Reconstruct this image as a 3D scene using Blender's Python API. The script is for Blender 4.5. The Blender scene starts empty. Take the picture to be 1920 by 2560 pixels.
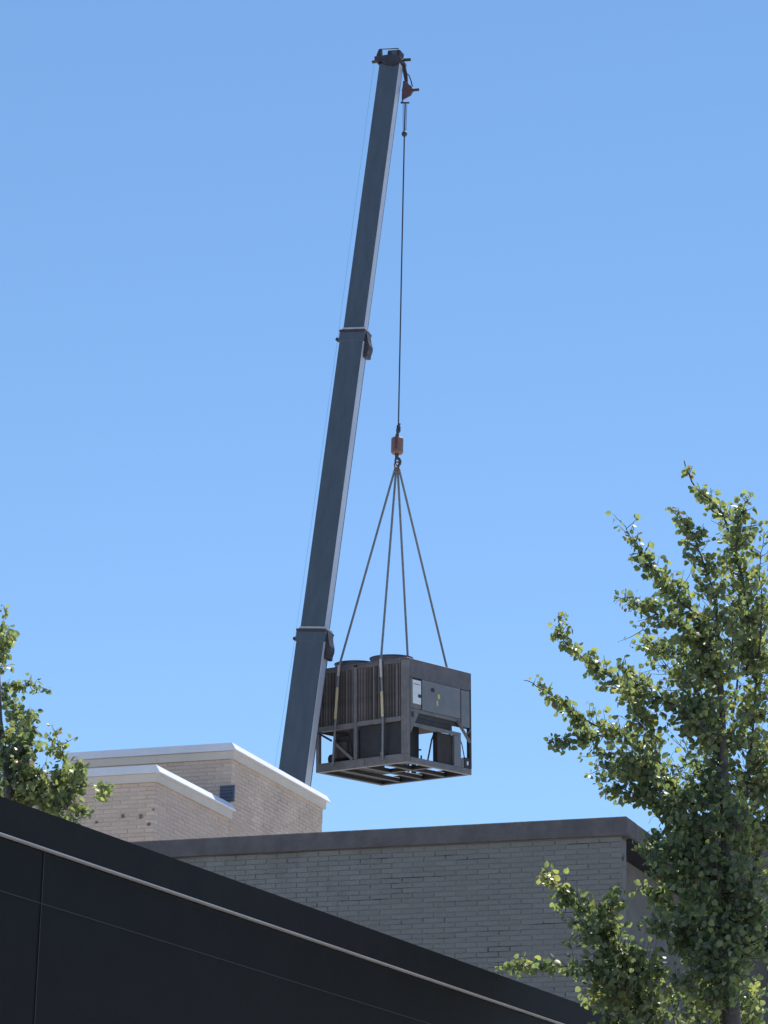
import bpy, math, random
from mathutils import Vector, Matrix
R = math.radians
random.seed(7)
S = bpy.context.scene
COL = S.collection

# ------------------------------------------------------------------ camera
FPX, PITCH, ROLL, EYE = 7500.0, R(17.5), R(1.4), 1.6
F_ = Vector((0, math.cos(PITCH), math.sin(PITCH)))
U0 = Vector((0, -math.sin(PITCH), math.cos(PITCH)))
R0 = Vector((1, 0, 0))
RC = math.cos(ROLL)*R0 + math.sin(ROLL)*U0
UC = math.cos(ROLL)*U0 - math.sin(ROLL)*R0
cd = bpy.data.cameras.new('camera')
cam = bpy.data.objects.new('camera', cd); COL.objects.link(cam)
m = Matrix((RC, UC, -F_)).transposed().to_4x4()
m.translation = Vector((0, 0, EYE)); cam.matrix_world = m
cd.sensor_fit = 'VERTICAL'; cd.sensor_height = 36; cd.lens = FPX/2560*36
cd.clip_start = .1; cd.clip_end = 5000
S.camera = cam
S.render.resolution_x = 768; S.render.resolution_y = 1024

# ------------------------------------------------------------------ light
SUN_AZ, SUN_EL = R(21), R(54)
w = bpy.data.worlds.new('World'); S.world = w; w.use_nodes = True
nt = w.node_tree; bg = nt.nodes['Background']
sky = nt.nodes.new('ShaderNodeTexSky'); sky.sky_type = 'NISHITA'; sky.sun_disc = False
sky.sun_elevation = SUN_EL; sky.sun_rotation = SUN_AZ
sky.altitude = 2200; sky.air_density = .9; sky.dust_density = 0.0; sky.ozone_density = 2.6
hs = nt.nodes.new('ShaderNodeHueSaturation'); hs.inputs['Saturation'].default_value = 1.27
gm = nt.nodes.new('ShaderNodeGamma'); gm.inputs[1].default_value = .72
hs.inputs['Value'].default_value = 1.42
nt.links.new(sky.outputs[0], gm.inputs[0]); nt.links.new(gm.outputs[0], hs.inputs['Color']); nt.links.new(hs.outputs[0], bg.inputs[0])
bg.inputs[1].default_value = 0.140
sd = bpy.data.lights.new('sun', 'SUN'); sd.energy = 5.0; sd.angle = R(.53); sd.color = (1, .95, .87)
sun = bpy.data.objects.new('sun', sd); COL.objects.link(sun)
sv = Vector((math.sin(SUN_AZ)*math.cos(SUN_EL), math.cos(SUN_AZ)*math.cos(SUN_EL), math.sin(SUN_EL)))
sun.rotation_euler = sv.to_track_quat('Z', 'Y').to_euler(); sun.location = (0, 0, 80)
S.view_settings.view_transform = 'Standard'; S.view_settings.look = 'None'
S.view_settings.exposure = 0.48; S.view_settings.gamma = 1; S.view_settings.use_curve_mapping = False

# ------------------------------------------------------------------ helpers
def ray(x, y): return F_*FPX + RC*(x-960) + UC*(1280-y)
def onz(x, y, z):
    d = ray(x, y); return d*((z-EYE)/d.z) + Vector((0, 0, EYE))
def ath(x, y, D):
    d = ray(x, y); return d*(D/math.hypot(d.x, d.y)) + Vector((0, 0, EYE))
def proj(P):
    q = P-Vector((0, 0, EYE)); k = q.dot(F_)
    return 960+FPX*q.dot(RC)/k, 1280-FPX*q.dot(UC)/k
def adir(a, z=0): return Vector((math.sin(a), math.cos(a), z))

class MB:
    def __init__(s): s.v = []; s.f = []; s.r = []; s.cur = .5
    def add(s, vs, fs):
        n = len(s.v); s.v += [tuple(v) for v in vs]; s.f += [tuple(i+n for i in f) for f in fs]; s.r += [s.cur]*len(fs); return s
    def box(s, a, b):
        x0, y0, z0 = a; x1, y1, z1 = b
        return s.add([(x0,y0,z0),(x1,y0,z0),(x1,y1,z0),(x0,y1,z0),(x0,y0,z1),(x1,y0,z1),(x1,y1,z1),(x0,y1,z1)],
                     [(0,3,2,1),(4,5,6,7),(0,1,5,4),(1,2,6,5),(2,3,7,6),(3,0,4,7)])
    def bbox(s, a, b, c=.01):
        """box with chamfered edges"""
        lo = Vector(a); hi = Vector(b); ce = (lo+hi)/2; h = (hi-lo)/2
        c = min(c, min(h)*.6); vs = []
        idx = {}
        for sx in (-1,1):
            for sy in (-1,1):
                for sz in (-1,1):
                    for k in range(3):
                        p = [sx*(h.x-c), sy*(h.y-c), sz*(h.z-c)]
                        p[k] = (sx, sy, sz)[k]*h[k]
                        idx[(sx,sy,sz,k)] = len(vs); vs.append(ce+Vector(p))
        fs = []
        for k in range(3):
            for sg in (-1, 1):
                o = [i for i in range(3) if i != k]
                q = []
                for (p0, p1) in ((-1,-1),(1,-1),(1,1),(-1,1)):
                    t = [0,0,0]; t[k] = sg; t[o[0]] = p0; t[o[1]] = p1; q.append(idx[(t[0],t[1],t[2],k)])
                fs.append(q)
        for k in range(3):
            o = [i for i in range(3) if i != k]
            for p0 in (-1,1):
                for p1 in (-1,1):
                    t0 = [0,0,0]; t0[k] = -1; t0[o[0]] = p0; t0[o[1]] = p1
                    t1 = list(t0); t1[k] = 1
                    fs.append([idx[(*t0,o[0])], idx[(*t1,o[0])], idx[(*t1,o[1])], idx[(*t0,o[1])]])
        for sx in (-1,1):
            for sy in (-1,1):
                for sz in (-1,1): fs.append([idx[(sx,sy,sz,k)] for k in range(3)])
        return s.add(vs, fs)
    def tube(s, pts, rs, n=10, cap=True):
        pts = [Vector(p) for p in pts]
        if not hasattr(rs, '__len__'): rs = [rs]*len(pts)
        vs = []; fs = []
        ref = None
        for i, p in enumerate(pts):
            t = (pts[min(i+1, len(pts)-1)]-pts[max(i-1, 0)]).normalized()
            if ref is None: ref = t.orthogonal().normalized()
            a = (ref-t*ref.dot(t)).normalized(); b = t.cross(a); ref = a
            for k in range(n):
                an = 2*math.pi*k/n; vs.append(p+(a*math.cos(an)+b*math.sin(an))*rs[i])
        for i in range(len(pts)-1):
            for k in range(n):
                fs.append((i*n+k, i*n+(k+1) % n, (i+1)*n+(k+1) % n, (i+1)*n+k))
        if cap: fs.append(tuple(range(n-1, -1, -1))); fs.append(tuple((len(pts)-1)*n+k for k in range(n)))
        return s.add(vs, fs)
    def beam(s, p0, p1, wx, wy, up=(0,0,1)):
        p0 = Vector(p0); p1 = Vector(p1); t = (p1-p0).normalized(); up = Vector(up)
        a = t.cross(up)
        if a.length < 1e-4: a = t.orthogonal()
        a.normalize(); b = a.cross(t)
        vs = [p+a*sx*wx/2+b*sy*wy/2 for p in (p0, p1) for sx, sy in ((-1,-1),(1,-1),(1,1),(-1,1))]
        return s.add(vs, [(3,2,1,0),(4,5,6,7),(0,1,5,4),(1,2,6,5),(2,3,7,6),(3,0,4,7)])
    def prism(s, poly, o, ex, ey, ez):
        """polygon in plane (ex,ey), extruded by vector ez"""
        o = Vector(o); ex = Vector(ex); ey = Vector(ey); ez = Vector(ez); n = len(poly)
        vs = [o+ex*p[0]+ey*p[1] for p in poly]+[o+ex*p[0]+ey*p[1]+ez for p in poly]
        return s.add(vs, [tuple(range(n-1, -1, -1)), tuple(range(n, 2*n))]+[(i, (i+1) % n, n+(i+1) % n, n+i) for i in range(n)])
    def mesh(s, name, mat, smooth=False):
        me = bpy.data.meshes.new(name); me.from_pydata(s.v, [], s.f); me.materials.append(mat)
        at = me.attributes.new('rnd', 'FLOAT', 'FACE'); at.data.foreach_set('value', s.r)
        me.validate(); 
        import bmesh
        if len(s.f) < 60000 and not getattr(s, 'open', False):
            bm = bmesh.new(); bm.from_mesh(me); bmesh.ops.recalc_face_normals(bm, faces=bm.faces); bm.to_mesh(me); bm.free()
        if smooth: me.polygons.foreach_set('use_smooth', [True]*len(me.polygons))
        me.update(); return me
    def build(s, name, mat, parent=None, smooth=False, mb=None):
        return link(name, s.mesh(name, mat, smooth), parent)
def link(name, me, parent=None, mw=None):
    o = bpy.data.objects.new(name, me); COL.objects.link(o)
    if mw is not None: o.matrix_local = mw
    if parent: o.parent = parent
    return o
def smooth_by_angle(o, ang=35):
    me = o.data; me.polygons.foreach_set('use_smooth', [True]*len(me.polygons))
    me.set_sharp_from_angle(angle=R(ang)); return o
def thing(name, label, cat, mw=None, group=None):
    o = bpy.data.objects.new(name, None); COL.objects.link(o); o.empty_display_size = .3
    if mw is not None: o.matrix_world = mw
    o['label'] = label; o['category'] = cat
    if group: o['group'] = group
    return o
def tag(o, label, cat, group=None):
    o['label'] = label; o['category'] = cat
    if group: o['group'] = group
    return o
def frame(o, x, y, z):
    M = Matrix((x, y, z)).transposed().to_4x4(); M.translation = o; return M

# ------------------------------------------------------------------ materials
def mat(name, c1, c2=None, scale=4, rough=.6, metal=0, bump=0, bscale=40, var=0, detail=6, spec=.5, stretch=None, coat=0, thr=(.35,.65), third=None):
    m = bpy.data.materials.new(name); m.use_nodes = True; t = m.node_tree; N = t.nodes; L = t.links
    b = N['Principled BSDF']; b.inputs['Roughness'].default_value = rough; b.inputs['Metallic'].default_value = metal
    b.inputs['Specular IOR Level'].default_value = spec; b.inputs['Coat Weight'].default_value = coat; b.inputs['Coat Roughness'].default_value = .15
    tc = N.new('ShaderNodeTexCoord'); mp = N.new('ShaderNodeMapping'); L.new(tc.outputs['Object'], mp.inputs[0])
    if stretch: mp.inputs['Scale'].default_value = stretch
    n = N.new('ShaderNodeTexNoise'); n.inputs['Scale'].default_value = scale; n.inputs['Detail'].default_value = detail; n.inputs['Roughness'].default_value = .65
    L.new(mp.outputs[0], n.inputs['Vector'])
    cr = N.new('ShaderNodeValToRGB'); cr.color_ramp.elements[0].position = thr[0]; cr.color_ramp.elements[1].position = thr[1]
    cr.color_ramp.elements[0].color = (*c1, 1); cr.color_ramp.elements[1].color = (*(c2 or c1), 1)
    if third:
        e = cr.color_ramp.elements.new(third[0]); e.color = (*third[1], 1)
    L.new(n.outputs['Fac'], cr.inputs[0]); out = cr.outputs[0]
    if var:
        at = N.new('ShaderNodeAttribute'); at.attribute_name = 'rnd'
        mr = N.new('ShaderNodeMapRange'); mr.inputs[3].default_value = 1-var; mr.inputs[4].default_value = 1+var
        L.new(at.outputs['Fac'], mr.inputs[0])
        vm = N.new('ShaderNodeVectorMath'); vm.operation = 'SCALE'; L.new(out, vm.inputs[0]); L.new(mr.outputs[0], vm.inputs['Scale']); out = vm.outputs[0]
    L.new(out, b.inputs['Base Color'])
    if bump:
        n2 = N.new('ShaderNodeTexNoise'); n2.inputs['Scale'].default_value = bscale; n2.inputs['Detail'].default_value = 4
        L.new(mp.outputs[0], n2.inputs['Vector'])
        bp = N.new('ShaderNodeBump'); bp.inputs['Strength'].default_value = bump; bp.inputs['Distance'].default_value = .02
        L.new(n2.outputs['Fac'], bp.inputs['Height']); L.new(bp.outputs[0], b.inputs['Normal'])
    return m
M = {}
M['ground'] = mat('pale_concrete', (.44,.42,.385), (.54,.515,.475), 1, .9, bump=.3)
M['black'] = mat('black_panel', (.0038,.004,.0048), (.0055,.0058,.0068), 2.5, .6, bump=.06, bscale=18, spec=.12)
M['black_band'] = mat('black_fascia', (.0065,.0067,.008), (.0095,.0095,.011), 3, .65, bump=.08, bscale=14, spec=.14)
M['black_seam'] = mat('seam_strip', (.008,.009,.011), (.012,.0125,.015), 6, .7)
M['drip'] = mat('drip_edge', (.30,.29,.30), (.38,.37,.37), 2, .5, metal=.0)
M['gbrick'] = mat('gray_brick', (.148,.152,.153), (.195,.197,.197), 2.2, .9, bump=.5, bscale=45, var=.05, spec=.2)
M['gmortar'] = mat('gray_mortar', (.05,.052,.055), (.165,.17,.165), 2.6, .95, bump=.3, bscale=60, spec=.1, thr=(.36,.44), stretch=(1,.3,2.8))
M['gcoping'] = mat('gray_coping', (.085,.081,.088), (.118,.112,.118), 4, .9, bump=.6, bscale=28, spec=.2)
M['gside'] = mat('gray_side_wall', (.135,.135,.135), (.17,.168,.165), 3, .95, bump=.5, bscale=40, spec=.15)
M['tbrick'] = mat('tan_brick', (.50,.385,.32), (.68,.55,.46), 1.3, .9, bump=.4, bscale=40, var=.05, spec=.15, detail=9, third=(.28,(.30,.22,.18)))
M['tmortar'] = mat('tan_mortar', (.42,.33,.275), (.63,.505,.42), 1.3, .95, bump=.3, bscale=40, spec=.1)
M['band'] = mat('cream_trim', (.55,.49,.43), (.60,.54,.48), 2, .7)
M['coping'] = mat('white_metal_coping', (.62,.62,.67), (.70,.70,.75), 2, .5, spec=.4)
M['roof'] = mat('roof_membrane', (.25,.25,.25), (.33,.33,.33), 2, .9)
M['boom'] = mat('boom_paint', (.045,.063,.090), (.058,.080,.112), 3.0, .5, bump=.1, bscale=8, spec=.4, coat=.12, stretch=(2,2,.5))
M['boom_dark'] = mat('crane_dark_steel', (.025,.023,.032), (.048,.042,.052), 6, .55, metal=.2, bump=.1)
M['boom_lite'] = mat('crane_pale_steel', (.36,.36,.38), (.46,.46,.48), 6, .5)
M['boom_strip'] = mat('boom_bright_strip', (.36,.40,.50), (.46,.50,.60), 1.5, .4, bump=.05, stretch=(1,1,.3))  # pale color carries the lit look of the boom's underside
M['boom_red'] = mat('crane_red_sheave', (.06,.025,.032), (.09,.04,.045), 8, .5)
M['rope'] = mat('wire_rope', (.035,.04,.05), (.055,.06,.07), 30, .5, metal=.4)
M['weight'] = mat('hook_weight_paint', (.15,.075,.065), (.16,.125,.13), 5, .55, bump=.1, third=(.42,(.18,.085,.07)))
M['rust'] = mat('orange_steel', (.17,.08,.055), (.13,.085,.075), 20, .6)
M['sling'] = mat('sling_web', (.13,.145,.17), (.19,.20,.21), 12, .8)
M['sling_sunlit'] = mat('sling_sunlit_web', (.42,.36,.22), (.50,.44,.30), 12, .8)  # pale yellow standing for sun on the web
M['frame'] = mat('chiller_frame', (.092,.090,.098), (.145,.140,.147), 4, .6, bump=.1)
M['panel'] = mat('chiller_panel', (.105,.112,.13), (.14,.146,.162), 3, .5, bump=.05, bscale=10)
M['skirt'] = mat('chiller_skirt', (.070,.063,.076), (.11,.098,.110), 4, .6, bump=.15)
M['coil'] = mat('coil_core', (.016,.013,.014), (.032,.026,.025), 9, .8, bump=.5, bscale=30, stretch=(1,1,.4))
M['fin'] = mat('coil_fin_metal', (.052,.045,.046), (.11,.096,.094), 7, .7, var=.35, bump=.3, stretch=(1,1,.5))
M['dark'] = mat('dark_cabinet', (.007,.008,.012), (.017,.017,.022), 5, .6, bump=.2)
M['maroon'] = mat('compressor_casing', (.018,.010,.012), (.03,.016,.018), 5, .5)
M['placard'] = mat('pale_placard', (.52,.56,.62), (.60,.63,.66), 4, .5)
M['yellow'] = mat('yellow_sticker', (.42,.42,.10), (.34,.36,.16), 40, .6)
M['vent'] = mat('vent_louver', (.07,.085,.12), (.10,.115,.15), 5, .4)
M['bark'] = mat('aspen_bark', (.030,.030,.030), (.085,.082,.078), 9, .85, bump=.4, bscale=30)
M['stain_block'] = mat('stain_block_brown', (.14,.11,.09), (.22,.17,.14), 8, .9)
def leafmat():
    m = bpy.data.materials.new('aspen_leaf'); m.use_nodes = True; t = m.node_tree; N = t.nodes; L = t.links
    b = N['Principled BSDF']; b.inputs['Roughness'].default_value = .42; b.inputs['Specular IOR Level'].default_value = .5
    at = N.new('ShaderNodeAttribute'); at.attribute_name = 'rnd'
    cr = N.new('ShaderNodeValToRGB'); e = cr.color_ramp.elements
    e[0].color = (.07,.105,.07,1); e[1].color = (.13,.145,.05,1)
    q = e.new(.5); q.color = (.145,.18,.11,1); q = e.new(.8); q.color = (.20,.23,.11,1); q = e.new(.97); q.color=(.21,.215,.07,1)
    e[len(e)-1].color = (.15,.105,.08,1)
    L.new(at.outputs['Fac'], cr.inputs[0]); L.new(cr.outputs[0], b.inputs['Base Color'])
    tr = N.new('ShaderNodeBsdfTranslucent'); vm = N.new('ShaderNodeVectorMath'); vm.operation = 'MULTIPLY'
    vm.inputs[1].default_value = (2.05, 2.05, 1.1); L.new(cr.outputs[0], vm.inputs[0]); L.new(vm.outputs[0], tr.inputs[0])
    mx = N.new('ShaderNodeMixShader'); mx.inputs[0].default_value = .50
    L.new(b.outputs[0], mx.inputs[1]); L.new(tr.outputs[0], mx.inputs[2]); L.new(mx.outputs[0], N['Material Output'].inputs[0])
    return m
M['leaf'] = leafmat()

# ------------------------------------------------------------------ ground
g = MB().add([(-1500,-1500,0),(1500,-1500,0),(1500,1500,0),(-1500,1500,0)], [(0,1,2,3)]).build('ground', M['ground'])
g['kind'] = 'structure'

# ------------------------------------------------------------------ brickwork
def brick_meshes(matl, L, H, D):
    out = []
    for k in range(12):
        b = MB(); b.cur = k/11; b.bbox((0, 0, 0), (D, L, H), .004); out.append(b.mesh('brick', matl))
    return out
def brickwork(root, matl, faces, L, H, J, keep, nmax=300, name='brick'):
    """faces: list of (origin, dir_along, outward, length, z_top, z_bottom); bricks lie proud of the mortar wall.
    keep(P world) tells whether a brick can be seen; the nearest nmax become parts, the others one joined part."""
    D = .03; mw = root.matrix_world; cand = []
    for (o, al, out, ln, zt, zb) in faces:
        o = Vector(o); al = Vector(al); out = Vector(out); r = 0; z = zt-H
        while z > zb:
            s = -(L+J)*(.5 if r % 2 else 0)+.0
            while s < ln:
                a = max(s, 0); b = min(s+L, ln)
                if b-a > .04: cand.append((o, al, out, a, b, z))
                s += L+J
            z -= H+J; r += 1
    meshes = brick_meshes(matl, L, H, D)
    vis = []; rest = []
    for c in cand:
        o, al, out, a, b, z = c
        P = mw @ (o+al*(a+b)/2+Vector((0,0,z+H/2)))
        px = proj(P)
        if keep(P, px): vis.append((-(b-a)*50+(P-Vector((0,0,EYE))).length, c))
        else: rest.append(c) if -150 < px[0] < 2100 else None
    vis.sort(key=lambda t: t[0])
    rest += [c for _, c in vis[nmax:]]
    def jit(): return random.gauss(0, .0016), random.gauss(0, .0013)
    for _, (o, al, out, a, b, z) in vis[:nmax]:
        j1, j2 = jit(); proud = .008+j1
        base = o+al*a+out*(proud-D)+Vector((0,0,z+j2))
        Mx = Matrix((out, al*((b-a)/L)*random.uniform(.97, 1.01), Vector((0,0,1))*random.uniform(.95, 1.03))).transposed().to_4x4(); Mx.translation = base
        ob = link(name, random.choice(meshes), root, Mx)
    mb = MB()
    for (o, al, out, a, b, z) in rest:
        j1, j2 = jit(); mb.cur = random.random()
        p = o+al*a+out*(.008+j1-D)+Vector((0,0,z+j2)); ll = (b-a)*random.uniform(.97,1.01); hh = H*random.uniform(.95,1.03)
        vs = [p+out*x*D+al*y*ll+Vector((0,0,zz*hh)) for x in (0,1) for y in (0,1) for zz in (0,1)]
        mb.add(vs, [(4,6,7,5),(0,4,5,1),(2,3,7,6),(1,5,7,3),(0,2,6,4)])
    if mb.v:
        mb.open = False
        ob = mb.build('far_brickwork', matl, root); ob['kind'] = 'stuff'

# ------------------------------------------------------------------ tan building
TA = R(20.7)
ex, ey = adir(TA), adir(TA-math.pi/2)
CU = ath(590, 1855, 50)
Hu = CU.z
rt = thing('brick_building', 'tan brick building with stepped white metal parapets behind the gray wall', 'building',
           frame(Vector((CU.x, CU.y, 0))+(ex+ey)*.12, ex, ey, Vector((0,0,1))))
ov = .12
Lx = (onz(828, 1990, Hu)-CU).dot(ex)-2*ov          # depth of the tall block along the receding side
Lyu = (onz(160, 1880, Hu)-CU).dot(ey)-2*ov
# lower block corner: on the same side plane
d = ray(400, 1910); d2 = Vector((d.x, d.y)); 
det = d2.x*(-ex.y)-d2.y*(-ex.x)*1.0
# solve CU - k*ex = t*d2
a11, a12, b1 = d2.x, ex.x, CU.x
a21, a22, b2 = d2.y, ex.y, CU.y
dt = a11*a22-a12*a21; t_ = (b1*a22-a12*b2)/dt; k_ = (a11*b2-a21*b1)/dt
Hl = EYE+d.z*t_
Xl = -k_
CH, BH = .132, .135
def parapet(root, x0, y0, x1, y1, H, sides, nm='coping'):
    """white coping with a battered face, and the cream band below, per side"""
    for sname in sides:
        if sname == 'front':   # facing -x, runs in y
            prof = [(-.104, 0), (-.118, -CH+.012), (-.118, -CH), (0, -CH), (.22, -CH), (.22, 0)]
            pr = [(p[0], p[1]) for p in prof]
            MB().prism(pr, (x0, y0-.0395, H), (1,0,0), (0,0,1), (0, y1-y0+.16, 0)).build('coping', M['coping'], root)
            MB().box((x0-.055, y0-.055, H-CH-BH), (x0+.1, y1+.05, H-CH-.002)).build('trim_band', M['band'], root)
        else:                   # side, facing -y, runs in x
            xe = x1 if sname == 'side' else x1
            e = .12 if sname == 'side' else -.0
            prof = [(-.04, 0), (.22, 0), (.22, -CH), (0, -CH), (-.118, -CH), (-.118, -CH+.012)]
            MB().prism(prof, (x0+.222, y0, H-.001), (0,1,0), (0,0,1), (xe-x0-.222+e, 0, 0)).build('coping', M['coping'], root)
            # mitred corner piece between the two battered copings
            a = [(-.104,-.04,0),(.2215,-.04,0),(.2215,-.118,-CH+.012),(-.118,-.118,-CH+.012),(.2215,-.118,-CH),(-.118,-.118,-CH),(-.118,-.04,-CH),(-.118,-.04,-CH+.012),(.2215,-.04,-CH)]
            P = [(x0+p[0], y0+p[1], H+p[2]) for p in a]
            MB().add(P, [(0,1,2,3),(3,2,4,5),(0,3,7),(3,5,6,7),(5,4,8,6)]).build('coping_corner', M['coping'], root)
            MB().box((x0+.102, y0-.053, H-CH-BH), (xe+(.05 if e else -.0), y0+.1, H-CH-.002)).build('trim_band', M['band'], root)
Ztop_u = Hu-CH-BH; Ztop_l = Hl-CH-BH
MB().box((0, 0, 0), (Lx, Lyu, Hu-CH)).build('wall', M['tmortar'], rt)
Lyl = 9.0
MB().box((Xl, 0, 0), (-.001, Lyl, Hl-CH)).build('wall', M['tmortar'], rt)
MB().box((Xl+.23, .23, Hl-.12), (-.01, Lyl-.3, Hl-.1)).build('roof', M['roof'], rt)
parapet(rt, 0, 0, Lx, Lyu, Hu, ('front', 'side'))
parapet(rt, Xl, 0, -.002, Lyl, Hl, ('front', 'side_butt'))
def keep_tan(P, px):
    x, y = px
    if not (-20 < x < 1000): return False
    if y > 2100-(x-360)*.05+12: return False
    return y < 1990+.356*x+15
brickwork(rt, M['tbrick'], [
    ((Xl, .0, 0), (0,1,0), (-1,0,0), Lyl, Ztop_l, Ztop_l-2.2),
    ((Xl, .0, 0), (1,0,0), (0,-1,0), -Xl-.01, Ztop_l, Ztop_l-2.6),
    ((0, .0, 0), (1,0,0), (0,-1,0), Lx, Ztop_u, Ztop_u-3.6),
    ((0, .0, 0), (0,1,0), (-1,0,0), Lyu, Ztop_u, Hl),
], .290, .0585, .0095, keep_tan)
# vent in the tall wall just above the lower roof
zv = onz  # position from the wall plane
def on_front(px, py, X):
    # point where the pixel's ray meets local plane x = X of the tan building
    mi = rt.matrix_world.inverted(); o = mi @ Vector((0,0,EYE)); dd = mi.to_3x3() @ ray(px, py)
    return o+dd*((X-o.x)/dd.x)
bpy.context.view_layer.update()
v0 = on_front(588, 1963, -.02); v1 = on_front(550, 2006, -.02)
vv = MB()
vv.box((-.05, v0.y, v1.z), (-.012, v1.y, v0.z)); vf = vv.build('vent', M['vent'], rt)
for i in range(5):
    z = v1.z+(i+.5)*(v0.z-v1.z)/5
    MB().beam((-.056, v0.y+.02, z), (-.056, v1.y-.02, z), .02, .03, up=(.5,0,1)).build('slat', M['vent'], vf)

for (px, py, X) in ((383,2024,Xl),(306,2040,Xl),(351,2040,Xl),(240,2056,Xl),(371,2061,Xl)):
    p = on_front(px, py, X-.02)
    q = random.uniform(.014, .03)
    MB().bbox((p.x-.01, p.y-q, p.z-q*random.uniform(.7,1.8)), (p.x+.012, p.y+q*.8, p.z+q), .004).build('wall_stain', M['stain_block'], rt)  # small raised blocks added as dark stains on the brick
# ------------------------------------------------------------------ gray building
GA = R(20.9)
ex, ey = adir(GA), adir(GA-math.pi/2)
CG = ath(1567, 2040, 38); Hg = CG.z
rg = thing('brick_building', 'dark gray brick building with mottled gray coping behind the trees', 'building',
           frame(Vector((CG.x, CG.y, 0))+(ex+ey)*.1, ex, ey, Vector((0,0,1))))
CHg = .235
MB().box((0, 0, 0), (.22, 9.5, Hg-CHg)).build('wall', M['gmortar'], rg)
MB().bbox((-.1, -.1, Hg-CHg), (.35, 9.6, Hg), .012).build('coping', M['gcoping'], rg)
MB().bbox((.352, -.098, Hg-CHg), (9.6, .35, Hg-.003), .012).build('coping', M['gcoping'], rg)
MB().box((.35, .35, Hg-.2), (9.4, 9.4, Hg-.15)).build('roof', M['roof'], rg)
MB().box((.222, .38, 0), (9.5, 9.5, Hg-.22)).build('side_wall', M['gside'], rg)
MB().box((.222, -.08, Hg-CHg-.02), (9.5, .378, Hg-CHg-.001)).build('soffit', M['dark'], rg)  # near-black sheet; the shade under the overhang is put into its color
# rear wing whose cap shows past the corner
pw = ath(1616, 2058, 46.5)
lw = rg.matrix_world.inverted() @ pw
MB().box((9.52, -9, 0), (13, 1, pw.z-.22)).build('rear_wall', M['gside'], rg)
MB().bbox((9.4, -9.1, pw.z-.22), (13.1, lw.y if lw.y > -3 else -.4, pw.z), .01).build('rear_coping', M['gcoping'], rg)
def keep_gray(P, px):
    x, y = px
    return 300 < x < 1575 and y < 1990+.356*x+15
brickwork(rg, M['gbrick'], [((0, 0, 0), (0,1,0), (-1,0,0), 8.0, Hg-CHg-.012, Hg-CHg-3.6)], .290, .0585, .0095, keep_gray)

# ------------------------------------------------------------------ black building
BA = R(26.9)
ex, ey = adir(BA), adir(BA-math.pi/2)
CB = ath(0, 1990, 17); Hb = CB.z
rb = thing('black_building', 'near black metal building with a thin pale drip edge running under its fascia', 'building',
           frame(Vector((CB.x, CB.y, 0)), ex, ey, Vector((0,0,1))))
zw = ath(0, 2082, 17).z; zs = 4.632
X0, X1 = -4.0, 10.6
MB().box((X0, 0, zw+.012), (X1, 2.6, Hb)).build('fascia', M['black_band'], rb)
MB().box((X0, -.004, zw-.002), (X1, .04, zw+.007)).build('drip_edge', M['drip'], rb)
MB().box((X0, .055, 0), (X1, 2.5, zw)).build('wall', M['black_seam'], rb)
# cladding panels, recessed joints; the seam at s0 is the one that shows
mi = rb.matrix_world.inverted(); o = mi @ Vector((0,0,EYE)); dd = mi.to_3x3() @ ray(103, 2240); s0 = (o+dd*((.03-o.y)/dd.y)).x
for k in range(-1, 5):
    a = s0+k*7.2; b = a+7.2
    a = max(a, X0); b = min(b, X1)
    if b-a < .1: continue
    gp = .001
    for (z0, z1) in ((zs+.001, zw-.009), (zs-1.22, zs-.001), (zs-2.44, zs-1.222), (.1, zs-2.442)):
        MB().bbox((a+gp*(1 if k == 0 else .4), .03, z0), (b-gp*.4, .054, z1), .002).build('cladding_panel', M['black'], rb)

MB().box((X0, .026, zs-.003), (X1, .0295, zs+.003)).build('joint_strip', M['black_seam'], rb)
MB().box((s0-.004, .024, .1), (s0+.004, .0255, zw-.01)).build('joint_strip', M['black_seam'], rb)
# ------------------------------------------------------------------ crane boom
TIP = ath(980, 160, 62.75)
bz_az = R(96)
hdir = adir(bz_az)
d = ray(745, 1901)
# base point: TIP - t*hdir horizontally, on the ray
a11, a12, b1 = d.x, hdir.x, TIP.x
a21, a22, b2 = d.y, hdir.y, TIP.y
dt = a11*a22-a12*a21; t_ = (b1*a22-a12*b2)/dt
BOT = d*t_+Vector((0,0,EYE))
AX = (TIP-BOT).normalized()
BX = adir(R(113)); BX = (BX-AX*BX.dot(AX)).normalized(); BY = AX.cross(BX)
rc = thing('crane_boom', 'tall dark gray telescopic crane boom leaning right above the roofs', 'crane', frame(TIP, BX, BY, AX))
mi = rc.matrix_world.inverted()
def bl(px, py, zpx=None):
    """local z along the boom for a pixel height (nearest point of ray to axis)"""
    o = Vector((0,0,EYE)); dd = ray(px, py).normalized(); wv = TIP-o
    a = AX.dot(dd); return (a*dd.dot(wv)-AX.dot(wv))/(1-a*a)
zc1 = bl(885, 833); zc2 = bl(777, 1580); zbot = -(TIP.z-1.5)/AX.z
def section(hx, hy, z0, z1):
    poly = [(-hx+.012,-hy), (hx,-hy), (hx, hy*.55), (hx-.05, hy), (-hx+.012,hy), (-hx,hy-.012), (-hx,-hy+.012)]
    b_ = MB().prism(poly, (0,0,z0), (1,0,0), (0,1,0), (0,0,z1-z0)).build('boom_section', M['boom'], rc)
    MB().box((hx+.001, -hy+.004, z0+.02), (hx+.012, hy*.22, z1-.02)).build('bright_underside_strip', M['boom_strip'], b_)  # strip added over the underside; sun and sky brightness put into its color
S1, S2, S3 = (.252, .150), (.290, .180), (.330, .210)
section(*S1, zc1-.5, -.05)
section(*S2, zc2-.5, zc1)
section(*S3, zbot, zc2)
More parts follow.
